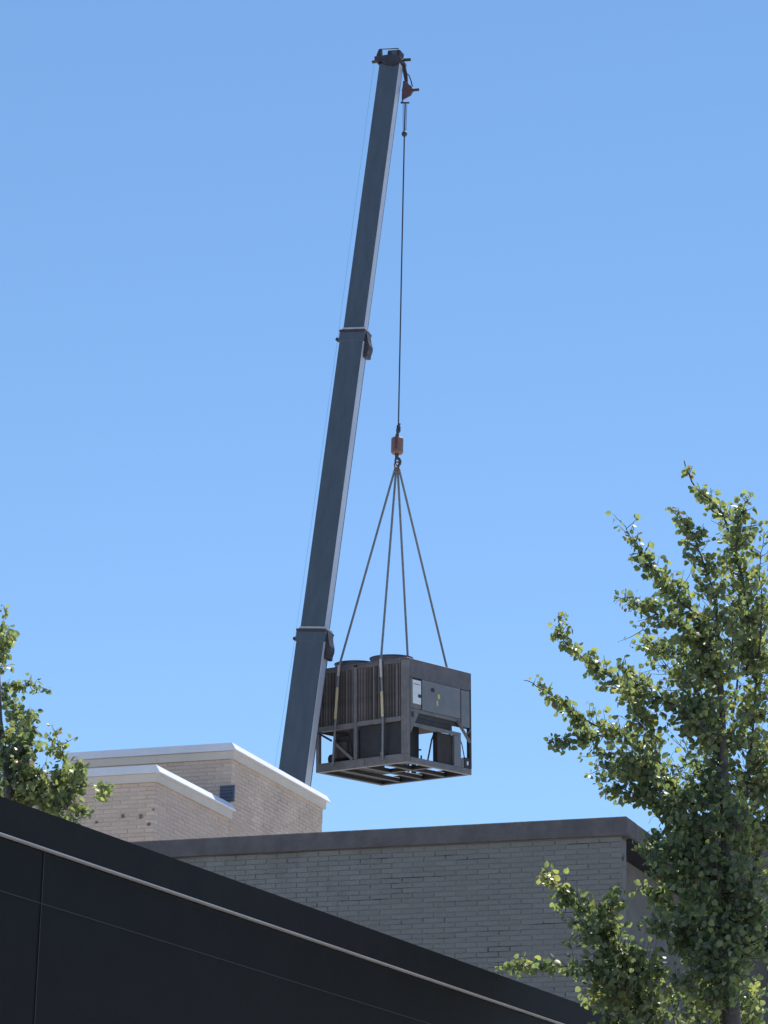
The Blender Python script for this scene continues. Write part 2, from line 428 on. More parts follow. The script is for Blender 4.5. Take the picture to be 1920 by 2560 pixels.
# riveted inspection plates along the sections
def collar(hx, hy, z, s=1.0):
    e = .045
    MB().bbox((-hx-.03, -hy-.02, z-.03), (hx+.02, hy+.02, z+.03), .008).build('collar_flange', M['boom_dark'], rc)
    MB().bbox((-hx-.02, -hy-.014, z-.26), (hx+.016, hy+.014, z-.032), .01).build('collar', M['boom'], rc)
    MB().bbox((-hx+.025, -hy+.012, z+.031), (hx-.008, hy-.012, z+.085), .006).build('wear_pad', M['boom_lite'], rc)
    poly = [(hx-.02, .02), (hx+.03, -.02), (hx+.08, -.20), (hx+.125*s, -.33), (hx+.13*s, -.42), (hx+.105*s, -.52), (hx+.11*s, -.60), (hx+.03, -.61), (hx-.03, -.30)]
    MB().prism(poly, (0,-hy*.62,z), (1,0,0), (0,0,1), (0, hy*1.24, 0)).build('bottom_bracket', M['boom_dark'], rc)
    k = MB().tube([(-hx-.02, -.05, z-.15), (-hx-.10, -.05, z-.16)], .012)
    k.tube([(-hx-.10, -.10, z-.165), (-hx-.10, .0, z-.165)], .042, 12); k.build('rope_guide', M['boom_dark'], rc)
collar(*S2, zc1, 1.05)
collar(*S3, zc2, 1.0)
# boom head
pxm = 68.5/7500
def hp(px, py, dy=0):
    """local point on the plane through the axis facing the camera"""
    o = mi @ Vector((0,0,EYE)); dd = mi.to_3x3() @ ray(px, py); return o+dd*((dy-o.y)/dd.y)
hb = MB()
a = hp(972, 148, 0); b = hp(1005, 129, 0)
hb.bbox((a.x, -.12, a.z-.12), (b.x, .14, b.z), .012); hb.build('sheave_housing', M['boom_dark'], rc)
hpl = [(944,150),(958,149),(972,146),(1004,146),(1009,152),(1009,163),(992,172),(968,170),(958,160),(951,166),(944,160)]
MB().prism([tuple(hp(x,y))[::2] for x,y in hpl], (0,-.19,0),(1,0,0),(0,0,1),(0,.36,0)).build('head_block', M['boom_dark'], rc)
MB().prism([tuple(hp(x,y))[::2] for x,y in [(985,132),(997,131),(998,144),(986,145)]], (0,-.135,0),(1,0,0),(0,0,1),(0,.014,0)).build('head_sheave', M['boom'], rc)
p = hp(931, 155); q = hp(1026, 149)
MB().tube([p, q], .026, 12).build('head_shaft', M['boom_dark'], rc, True)
for c, e in ((hp(931,155), hp(945,154)), (hp(1010,150), hp(1026,149))):
    MB().tube([c, e], .037, 12).build('shaft_cap', M['boom_dark'], rc)
p0 = hp(953, 150); p1 = hp(953, 123); p2 = hp(996, 121); p3 = hp(996, 130)
MB().tube([p0, p1, p2, p3], .013, 8).build('guard_rail', M['boom_dark'], rc)
MB().prism([tuple(hp(x,y))[::2] for x,y in ((946,140),(951,128),(957,126),(958,150),(950,163),(943,157))], (0,-.1,0),(1,0,0),(0,0,1),(0,.08,0)).build('rail_bracket', M['boom_dark'], rc)
# auxiliary nose at the right
arm = [(1004,150),(1011,160),(1018,185),(1024,196),(1030,216),(1031,232),(1024,242),(1012,246),(1006,238),(1010,205),(1006,175)]
MB().prism([tuple(hp(x,y))[::2] for x,y in [(1004,150),(1010,155),(1017,182),(1018,205),(1011,205),(1006,178)]], (0,.02,0),(1,0,0),(0,0,1),(0,.03,0)).build('nose_bracket', M['boom_dark'], rc)
MB().tube([hp(1016,186,.03), hp(1022,187,.03), hp(1027,200,.03), hp(1031,216,.03)], .014, 8).build('nose_hoop', M['boom_dark'], rc)
c = hp(1019, 226, .03)
MB().tube([c+Vector((0,-.05,0)), c+Vector((0,.05,0))], .125, 20).build('nose_sheave', M['boom_red'], rc)
MB().prism([tuple(hp(x,y))[::2] for x,y in [(1010,204),(1020,206),(1031,224),(1029,240),(1018,246),(1006,252),(1007,228)]], (0,-.05,0),(1,0,0),(0,0,1),(0,.03,0)).build('nose_plate', M['boom_red'], rc)
MB().tube([hp(1028,226,.03), hp(1047,224,.03)], .033, 12).build('nose_pin', M['boom_dark'], rc)
a = hp(1002,257,.03); b = hp(1023,257,.03)
MB().beam(a, b, .03, .03).build('rope_keeper', M['boom_dark'], rc)
MB().beam(hp(1008,250,.03), hp(1003,257,.03), .02, .02).build('keeper_strut', M['boom_dark'], rc)
# hoist line along the boom's back
zk1 = zc1-.165; zk2 = zc2-.165
MB().tube([hp(936,150), Vector((-.29-.11,-.05,zk1)), Vector((-.33-.11,-.05,zk2)), Vector((-.62,-.05,zk2-8))], .0020, 6).build('back_rope', M['rope'], rc)

# ------------------------------------------------------------------ chiller
yaw = R(37.965); t1, t2 = R(3.73), R(1.03)
W, Ln, H = 2.341, 2.47, 2.25
O = Vector((.61, 62.061, 15.65))
u = Vector((math.sin(yaw), math.cos(yaw), t1)).normalized(); v = Vector((-math.cos(yaw), math.sin(yaw), t2))
wz = u.cross(v).normalized(); v = wz.cross(u)
rch = thing('rooftop_chiller', 'boxy gray brown rooftop chiller hanging from the crane on four slings', 'chiller', frame(O, u, v, wz))
def part(name, m, *boxes, parent=None, c=.008, label=None):
    b = MB()
    for (p, q) in boxes: b.bbox(p, q, c)
    o = b.build(name, M[m], parent or rch)
    if label: o['label'] = label
    return o
ch = rch
# base frame
part('base_rail', 'frame', ((0,0,0),(.12,Ln,.19)))
part('base_rail', 'frame', ((.122,0,0),(W,.10,.13)))
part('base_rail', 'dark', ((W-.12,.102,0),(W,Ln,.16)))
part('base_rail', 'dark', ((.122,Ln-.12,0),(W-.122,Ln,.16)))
for y in (.62, 1.22, 1.84):
    part('cross_member', 'dark', ((.122,y,.01),(W-.122,y+.11,.10)))
part('cross_member', 'dark', ((1.02,.102,.012),(1.13,.618,.10)))
part('cross_member', 'dark', ((1.02,.732,.012),(1.13,1.218,.10)))
part('drain_pan', 'coil', ((.122,1.335,.08),(1.5,1.838,.12)))
part('drain_pan', 'coil', ((.122,1.952,.08),(W-.13,Ln-.122,.12)))
part('drain_pan', 'dark', ((.122,.102,.06),(.55,.618,.10)))
# posts
part('corner_post', 'frame', ((-.006,-.006,.19),(.12,.15,H-.03)), c=.012)
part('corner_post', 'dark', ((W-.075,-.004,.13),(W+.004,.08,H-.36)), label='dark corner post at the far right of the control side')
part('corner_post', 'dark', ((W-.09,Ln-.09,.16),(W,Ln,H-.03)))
part('corner_post', 'frame', ((0,Ln-.09,.19),(.09,Ln,.93)))
part('mid_post', 'frame', ((-.012,1.335,.19),(.06,1.425,H-.05)))
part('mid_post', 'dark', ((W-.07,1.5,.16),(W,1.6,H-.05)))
# coil side
part('coil_rail', 'frame', ((-.008,.152,.90),(.10,1.333,1.00)), ((-.008,1.427,.88),(.10,Ln-.0,.99)))
part('top_rail', 'skirt', ((-.006,.152,H-.10),(.10,1.333,H-.012)), ((-.006,1.427,H-.10),(.10,Ln,H-.012)))
part('coil_core', 'coil', ((.035,.152,1.0),(.16,1.333,H-.10)), ((.035,1.427,.99),(.16,Ln,H-.10)), c=.002)
def fins(y0, y1, n, z0, z1):
    st = (y1-y0)/n
    mm = []
    for k in range(6):
        b = MB(); b.cur = k/5; b.prism([(0,0),(.03,.018),(.03,st*.62),(0,st*.5)], (0,0,0), (-1,0,0), (0,1,0), (0,0,1)); mm.append(b.mesh('coil_fin', M['fin']))
    for i in range(n):
        zz1 = z1-random.choice([0,0,0,.01]); Mx = Matrix.Diagonal((random.uniform(.7,1.15), random.uniform(.75,1.2), zz1-z0, 1)); Mx.translation = Vector((.036, y0+st*i+.01, z0))
        link('coil_fin', random.choice(mm), ch, Mx)
fins(.16, 1.33, 15, 1.0, H-.10); fins(1.43, Ln-.02, 13, .99, H-.10)
for y in (.235, .86, 1.88):
    part('coil_brace', 'frame', ((-.008,y,1.0),(.034,y+.035,H-.10)))
# opposite coil and end
part('coil_core', 'coil', ((W-.16,.082,1.22),(W-.03,1.498,H-.05)), ((W-.16,1.602,1.22),(W-.03,Ln-.09,H-.05)))
part('end_panel', 'skirt', ((.162,Ln-.05,1.0),(W-.162,Ln-.01,H-.06)))
part('end_rail', 'dark', ((.10,Ln-.09,.86),(W-.09,Ln-.052,.99)))
# deck and fan shrouds
part('fan_deck', 'skirt', ((-.012,.352,H-.012),(W,Ln+.01,H+.012)), c=.004)
def shroud(x, y, r, h):
    n = 36; b = MB(); vs = []; prof = [(r+.03,0),(r+.012,.05),(r,.08),(r,h-.03),(r+.018,h-.015),(r+.018,h),(r-.02,h),(r-.02,0)]
    for k in range(n):
        a = 2*math.pi*k/n
        for (rr, z) in prof: vs.append((x+rr*math.cos(a), y+rr*math.sin(a), H+.012+z))
    m_ = len(prof); fs = [(k*m_+i, ((k+1)%n)*m_+i, ((k+1)%n)*m_+(i+1)%m_, k*m_+(i+1)%m_) for k in range(n) for i in range(m_)]
    b.add(vs, fs); s_ = smooth_by_angle(b.build('fan_shroud', M['skirt'], ch))
    f = MB(); f.tube([(x,y,H+.05),(x,y,H+h-.04)], .07, 14)
    for k in range(4):
        a = k*math.pi/2+.4; f.beam((x+.06*math.cos(a), y+.06*math.sin(a), H+.09), (x+(r-.05)*math.cos(a), y+(r-.05)*math.sin(a), H+.10), .16, .012, up=(-math.sin(a)*.4, math.cos(a)*.4, 1))
    f.build('fan_blades', M['dark'], s_)
shroud(.60, .86, .46, .155); shroud(.60, 1.86, .44, .15)
# control side (faces right)
part('skirt_panel', 'skirt', ((.122,-.004,1.845),(W+.004,.35,H+.0)), c=.006)
part('skirt_panel', 'skirt', ((-.008,-.008,H-.028),(.12,.35,H+.004)), c=.006)
part('back_plate', 'dark', ((.122,.03,1.0),(W-.08,.06,1.843)))
part('panel_rail', 'frame', ((.122,-.01,1.10),(1.93,.028,1.175)))
dr = part('control_door', 'panel', ((.53,-.02,1.18),(1.92,.028,1.84)), c=.006)
part('door_latch', 'dark', ((.86,-.045,1.62),(.95,-.021,1.70)), parent=dr)
part('warning_sticker', 'yellow', ((1.08,-.024,1.50),(1.17,-.0205,1.60)), parent=dr, c=.001)
part('warning_sticker', 'yellow', ((1.04,-.024,1.34),(1.10,-.0205,1.46)), parent=dr, c=.001)
part('side_door', 'panel', ((1.955,-.016,1.02),(W-.08,.028,1.83)), c=.006)
part('access_panel', 'frame', ((.124,-.012,1.18),(.20,.028,1.84)))
part('access_panel', 'dark', ((.50,-.010,1.18),(.528,.028,1.84)))
part('access_panel', 'frame', ((.202,-.012,1.18),(.498,.028,1.28)))
pl = part('placard', 'placard', ((.205,-.018,1.285),(.495,.028,1.80)), c=.004, label='pale blue white placard beside the control door')
part('placard_mark', 'dark', ((.385,-.026,1.43),(.49,-.0185,1.50)), parent=pl, c=.002)
part('placard_mark', 'skirt', ((.23,-.021,1.70),(.47,-.0185,1.715)), parent=pl, c=.001)
part('cross_beam', 'frame', ((.122,-.008,.80),(1.95,.04,.875)))
# gussets
MB().prism([(.12,1.10),(.42,1.10),(.12,.62)], (0,-.012,0), (1,0,0), (0,0,1), (0,.012,0)).build('gusset_plate', M['frame'], ch)
part('gusset_hole', 'dark', ((.15,-.016,.98),(.24,-.0125,1.09)), c=.001)
gb = MB(); gb.beam((1.80,-.018,1.12), (2.26,-.018,.70), .02, .07, up=(0,1,0)); gb.beam((2.26,-.022,.98),(2.10,-.022,.84), .02, .05, up=(0,1,0)); gb.build('gusset_brace', M['frame'], ch)
part('post', 'panel', ((1.70,-.006,.13),(1.95,.10,.80)))
part('post', 'frame', ((1.952,.0,.13),(2.06,.09,.34)))
bx = part('junction_box', 'dark', ((2.08,.0,.131),(W-.08,.2,.36)))
part('junction_label', 'placard', ((2.16,-.004,.20),(2.22,-.0005,.28)), parent=bx, c=.001)
part('duct_shelf', 'dark', ((.30,.05,.88),(1.7,.4,1.09)))
# innards
part('evaporator_box', 'dark', ((.07,.16,.192),(.11,1.33,.895)), label='dark enclosure panel behind the near coil side')
part('compressor_cabinet', 'dark', ((.30,.40,.13),(.97,1.2,1.0)))
part('electric_cabinet', 'coil', ((1.15,.045,.13),(1.69,.17,.798)))
part('upper_tray', 'coil', ((.18,.40,1.0),(W-.2,Ln-.1,1.05)))
part('control_box', 'dark', ((.07,1.43,.192),(.3,1.62,.86)))
d1 = MB().tube([(.32,1.9,.20),(.32,1.9,.28),(.32,1.9,.62),(.32,1.9,.70)], [.2,.27,.27,.18], 18).build('compressor', M['maroon'], ch); smooth_by_angle(d1)
d1 = MB().tube([(.30,2.12,.30),(.30,2.28,.30)], .12, 14).build('motor_cap', M['dark'], ch)
part('pump_block', 'dark', ((.32,1.44,.13),(.95,1.62,.9)))
part('pump_block', 'dark', ((.45,1.64,.13),(.9,2.05,.70)))
part('pump_block', 'dark', ((.10,1.63,.62),(.6,2.0,.74)))
MB().beam((-.0,2.40,.86), (.02,2.05,.66), .03, .04).build('brace', M['dark'], ch)
MB().beam((-.004,1.95,.60), (-.004,1.46,.20), .03, .06).build('brace', M['frame'], ch)
# valve in the see-through gap
vb = MB().tube([(1.35,.85,.20),(1.35,.85,.36),(1.35,.85,.42)], [.03,.03,.035], 10)
vb.tube([(1.35,.85,.42),(1.35,.85,.48),(1.35,.85,.56),(1.35,.85,.62)], [.04,.10,.10,.04], 12)
vb.beam((1.20,.96,.52),(1.50,.74,.52),.03,.03); vb.tube([(1.50,.74,.2),(1.50,.74,.40)], .018, 8)
vb.tube([(1.18,.98,.62),(1.18,.98,.90)], .02, 8); vb.build('valve', M['dark'], ch)
cb = MB().tube([(2.05,.1,.78),(2.13,.1,.64),(2.18,.1,.48),(2.22,.1,.34)], .012, 6).build('cable', M['dark'], ch)
for pts_, r_ in (([(.30,.9,1.0),(.55,.3,.98),(1.2,.06,.97),(1.6,.05,.93)], .022), ([(.45,.2,1.04),(.9,.045,1.03),(1.75,.045,1.01)], .016),
                ([(.25,1.5,.86),(.2,1.75,.80),(.22,2.05,.82),(.3,2.2,.60)], .024), ([(.06,1.5,.3),(.05,1.56,.55),(.10,1.60,.8)], .016),
                ([(1.0,.2,.14),(1.02,.15,.4),(1.05,.12,.62),(1.12,.1,.78)], .018)):
    MB().tube(pts_, r_, 8).build('pipe', M['maroon'], ch, True)
part('lifting_lug', 'frame', ((-.03,.62,.20),(-.009,.69,.28)))
part('rail_clip', 'panel', ((-.02,1.13,.03),(-.001,1.21,.16)))

# ------------------------------------------------------------------ hook, ropes, slings
bpy.context.view_layer.update()
HC = O+u*W/2+v*Ln/2
HK = ath(992, 1168, math.hypot(HC.x, HC.y)-.25)
RT = ath(1013, 256, 62.95)
def apx(px, py): # point at the plane depth interpolated between rope top and hook
    k = (py-256)/(1168-256); D = 62.95+(math.hypot(HK.x,HK.y)-62.95)*k; return ath(px, py, D)
SK = apx(996, 1066)
BALL = apx(1011, 335)
rp = MB().tube([RT, BALL, apx(1004.5,640), SK], .016, 8).build('hoist_rope', M['rope'])
tag(rp, 'long thin wire rope running down from the boom tip to the red hook weight', 'rope')
b = thing('limit_switch_weight', 'small dark ball on the rope just below the boom tip', 'weight', Matrix.Translation(BALL))
bb = MB(); bb.tube([(0,0,-.065),(0,0,-.05),(0,0,-.02),(0,0,.02),(0,0,.05),(0,0,.065)], [.02,.048,.064,.064,.048,.02], 14); bb.build('weight_ball', M['rope'], b, True)
l = apx(1008,257)-BALL; l2 = apx(1017,257)-BALL
MB().tube([(-.03,0,.04), l], .006, 6).build('weight_line', M['rope'], b)
MB().tube([(.035,0,.04), l2], .006, 6).build('weight_line', M['rope'], b)
hk = thing('hook_block', 'reddish brown cylindrical weight with a hook at the end of the hoist rope', 'hook', Matrix.Translation(HK))
def hk_(px, py, dy=0): return apx(px, py)-HK+Vector((0,dy,0))
c = apx(993,1115)-HK; T = hk_(993,1095); Bt = hk_(993,1135)
wt = MB().tube([(c.x,c.y,Bt.z),(c.x,c.y,Bt.z+.03),(c.x,c.y,T.z-.02),(c.x,c.y,T.z)], [.115,.137,.137,.122], 24).build('weight', M['weight'], hk); smooth_by_angle(wt)
MB().box((c.x-.05,c.y-.15,Bt.z+.08),(c.x+.0,c.y-.13,T.z+.04)).build('weight_strap', M['boom_red'], hk)
s = MB(); s.tube([hk_(993,1094), hk_(994,1084), hk_(995.5,1078), hk_(996,1063)], [.045,.03,.05,.035], 10)
s.tube([hk_(996,1062), hk_(1001,1059.5)], .02, 8); s.tube([hk_(999,1079), hk_(999,1066)], .022, 8); s.build('wedge_socket', M['rope'], hk)
s = MB(); s.tube([hk_(992,1135), hk_(992,1147)], [.045,.04], 10)
s.tube([hk_(992,1145), hk_(998,1148), hk_(1000.5,1154), hk_(999,1161), hk_(994,1165), hk_(989.5,1161)], [.04,.036,.036,.032,.028,.015], 8); s.build('hook', M['rope'], hk)
MB().tube([hk_(990,1144), hk_(988,1152), hk_(989,1160)], .02, 8).build('hook_latch', M['boom_dark'], hk)
# master link and shackles
ml = thing('lifting_shackles', 'orange steel link and shackles gathering the slings below the hook', 'shackles', Matrix.Translation(HK))
pts = [hk_(992+6*math.sin(a), 1163+8.5*math.cos(a)) for a in [2*math.pi*k/14 for k in range(15)]]
MB().tube(pts, .017, 8).build('master_link', M['rust'], ml)
tops = [(986.5,1176),(990,1178),(994.5,1178),(998.5,1176)]
for x, y in tops: MB().tube([hk_(992+(x-992)*.5,1168), hk_(x,y)], .024, 8).build('shackle', M['rust'], ml)
mwc = rch.matrix_world
def cl(x, y, z): return mwc @ Vector((x, y, z))
S4 = [('leftmost of the four lifting slings, crossing the left coil face', [(-.03,1.80,H+.02),(-.045,1.92,.70),(-.03,1.98,.1)], 0),
      ('second lifting sling from the left, draped down the near coil face', [(-.03,.66,H+.02),(-.045,.60,1.0),(-.035,.62,.1)], 1),
      ('third lifting sling from the left, reaching the top near the corner of the chiller', [(W+.03,1.72,H+.02),(W+.03,1.75,.1)], 2),
      ('rightmost of the four lifting slings, passing behind the chiller top edge', [(W+.03,.62,H+.02),(W+.03,.6,.1)], 3)]
for lab, ps, i in S4:
    root = thing('lifting_sling', lab, 'sling', Matrix.Translation(HK), 'four slings holding the chiller')
    top = hk_(*tops[i]); P = [cl(*p)-HK for p in ps]
    MB().tube([top, P[0]], .025, 8).build('sling_leg', M['sling'], root)
    nrm = -u if i < 2 else u
    for a, b_ in zip(P, P[1:]): 
        MB().beam(a, b_, .016, .045, up=v).build('sling_drop', M['sling'], root)
    if i < 2:
        q0 = P[0].lerp(P[1], .12 if i == 0 else .0); 
        a = P[0].lerp(P[1], .30 if i == 0 else .55); b_ = P[0].lerp(P[1], .74 if i == 0 else .98)
        MB().beam(a-u*.012, b_-u*.012, .02, .06, up=v).build('sunlit_stretch', M['sling_sunlit'], root)  # sunlit stretch of the sling, painted on in pale yellow
        a = P[0].lerp(P[1], -.01); b_ = P[0].lerp(P[1], .14 if i == 0 else .3)
        MB().beam(a-u*.012, b_-u*.012, .02, .055, up=v).build('edge_pad', M['boom_lite'], root)

# ------------------------------------------------------------------ trees
def leaf_mesh(k, r=.0225):
    """rounded, pointed leaf, slightly folded along its rib; stalk at the origin, blade towards +x"""
    b = MB(); b.open = True; f = random.uniform(.08, .3); c = random.uniform(-.1,.25)
    out = [(.0,0),(.05,.55),(.45,.92),(1.0,.98),(1.5,.68),(1.85,.30),(2.15,0)]
    vs = []
    for (x, y) in out: vs.append((x*r, y*r, (abs(y)*f-c*(x-1)**2*.35)*r))
    for (x, y) in out[1:-1]: vs.append((x*r, -y*r, (abs(y)*f-c*(x-1)**2*.35)*r))
    vs.append((1.0*r, 0, .0)); n = len(out); m_ = len(vs)-1
    ring = list(range(n))+list(range(m_-1, n-1, -1))
    fs = [(ring[i], ring[(i+1) % len(ring)], m_) for i in range(len(ring))]
    b.cur = .5; b.add(vs, fs); return b
def make_tree(label, D0, branches, trunk, rscale, seed, dens=1.0, leafr=.026, frame_keep=None):
    rnd = random.Random(seed)
    tp = [ath(x, y, D0+dz) for (x, y, dz, r) in trunk]
    base = Vector((tp[-1].x, tp[-1].y, 0))
    root = thing('aspen_tree', label, 'tree', Matrix.Translation(base))
    pts = [p-base for p in tp]+[Vector((0,0,-.1))]
    tr = MB().tube(pts, [r for *_, r in trunk]+[trunk[-1][3]*1.35], 12).build('trunk', M['bark'], root, True)
    px_m = D0*1.03/FPX
    leaves = []; twigs = MB()
    for br in branches:
        P, r0, r1, rw, dn = br[:5]
        tint = br[5] if len(br) > 5 else 0
        d0 = br[6] if len(br) > 6 else None
        if d0 is None: d0 = (rnd.uniform(-.5,.5), rnd.uniform(-.5,.5))
        # smooth the polyline and give it depth
        n = len(P); Q = []
        for i, (x, y) in enumerate(P):
            k = i/(n-1); Q.append(ath(x, y, D0+d0[0]*(1-k)+d0[1]*k)-base+Vector((0,0,0)))
        C = []
        for i in range(n-1):
            a = Q[max(i-1,0)]; b_ = Q[i]; c_ = Q[i+1]; e_ = Q[min(i+2,n-1)]
            for s in range(6):
                t = s/6; C.append(.5*((2*b_)+(c_-a)*t+(2*a-5*b_+4*c_-e_)*t*t+(3*b_-a-3*c_+e_)*t**3)+Vector((rnd.gauss(0,.004),rnd.gauss(0,.004),rnd.gauss(0,.004))))
        C.append(Q[-1]); m_ = len(C)
        if rw: MB().tube(C, [rw*(.22+.78*i/(m_-1)) for i in range(m_)], 8).build('branch', M['bark'], root, True)
        # twigs (C[0] is the tip)
        seg = [(C[i+1]-C[i]).length for i in range(m_-1)]; tot = sum(seg)
        area = tot*(r0+r1)*px_m
        tint += rnd.uniform(-.16,.12)
        ph = [rnd.uniform(0, 6.28) for _ in range(3)]
        ntw = max(3, int(area*dn*dens*520))
        for _ in range(ntw):
            k = rnd.random()**.72; s = k*tot; i = 0
            while i < m_-2 and s > seg[i]: s -= seg[i]; i += 1
            p = C[i].lerp(C[i+1], min(1, s/seg[i]))
            rr = (r0+(r1-r0)*k)*px_m*1.66*(1+.22*math.sin(k*tot*9+ph[0])+.18*math.sin(k*tot*23+ph[1]))
            if rnd.random() < .2*(1+math.sin(k*tot*17+ph[2])): continue
            fwd = (C[i]-C[i+1]).normalized()
            rad = Vector((rnd.gauss(0,1), rnd.gauss(0,1), rnd.gauss(0,1)))
            rad = (rad-fwd*rad.dot(fwd)).normalized()
            ln = rr*rnd.uniform(.22, 1.05)*(1.3 if rnd.random() < .1 else 1)
            dr = (fwd*rnd.uniform(.1,.9)+rad+Vector((0,0,.25))).normalized()
            e = p+dr*ln; mid = p+dr*ln*.5+rad*ln*.08
            if ln > .03: twigs.tube([p, mid, e], [.0035,.0025,.0014], 4, False)
            nl = rnd.randint(3, 6)
            for j in range(nl):
                t = 1-(j/nl)*.85*rnd.uniform(.7,1) if ln > .03 else rnd.random()
                q = p+dr*ln*t
                st = Vector((rnd.gauss(0,1), rnd.gauss(0,1), rnd.gauss(-.25,.8))).normalized()
                stl = rnd.uniform(.012,.04); a = q+st*stl
                leaves.append((a, st, tint, leafr*(rnd.uniform(.68,1.12) if k > .12 else rnd.uniform(.45,.95)), k))
                if j == 0: twigs.tube([q, a], [.0012,.0008], 3, False)
    twigs.open = True
    if twigs.v: twigs.build('twigs', M['bark'], root)['kind'] = 'stuff'
    # leaves
    protos = [leaf_mesh(k, 1.0) for k in range(8)]
    L = []
    for (a, st, tint, sz, k) in leaves:
        X = (st+Vector((0,0,rnd.uniform(-1.2,.2)))+Vector((rnd.gauss(0,.5),rnd.gauss(0,.5),0))).normalized()
        Z = Vector((rnd.gauss(0,1), rnd.gauss(0,1), rnd.gauss(0,.8))); Z = (Z-X*Z.dot(X))
        if Z.length < .05: Z = X.orthogonal()
        Z.normalize(); Y = Z.cross(X)
        c = min(1, max(0, rnd.gauss(.45, .25)+tint))
        if k < .12 and rnd.random() < .06: c = 1.0
        if c > .96 and not (k < .12): c = .9
        wp = a+base; px, py = proj(wp)
        L.append((abs((Y.cross(X)).dot((wp-Vector((0,0,EYE))).normalized()))*sz/(wp-Vector((0,0,EYE))).length if (0 < px < 1920 and py < 2560 and (frame_keep is None or frame_keep(px, py))) else 0, a, X, Y, Z, sz, c))
    L.sort(key=lambda t: -t[0])
    lm = {}
    for i, (sc, a, X, Y, Z, sz, c) in enumerate(L[:300]):
        ci = round(c*9); key = (rnd.randrange(8), ci)
        if key not in lm:
            b = MB(); b.v = protos[key[0]].v; b.f = protos[key[0]].f; b.r = [ci/9]*len(b.f); b.open = True; lm[key] = b.mesh('leaf', M['leaf'])
        Mx = (Matrix((X, Y, Z)).transposed()*sz).to_4x4(); Mx.translation = a
        Mx = Matrix.Translation(a) @ Matrix((X, Y, Z)).transposed().to_4x4() @ Matrix.Scale(sz, 4)
        link('leaf', lm[key], root, Mx)
    V = []; Fs = []; Rr = []
    for (sc, a, X, Y, Z, sz, c) in L[300:]:
        pr = protos[rnd.randrange(8)]; n = len(V)
        V += [tuple(a+(X*p[0]+Y*p[1]+Z*p[2])*sz) for p in pr.v]; Fs += [tuple(i+n for i in f) for f in pr.f]; Rr += [c]*len(pr.f)
    b = MB(); b.v = V; b.f = Fs; b.r = Rr; b.open = True
    b.build('foliage', M['leaf'], root)['kind'] = 'stuff'
    pass
    return root

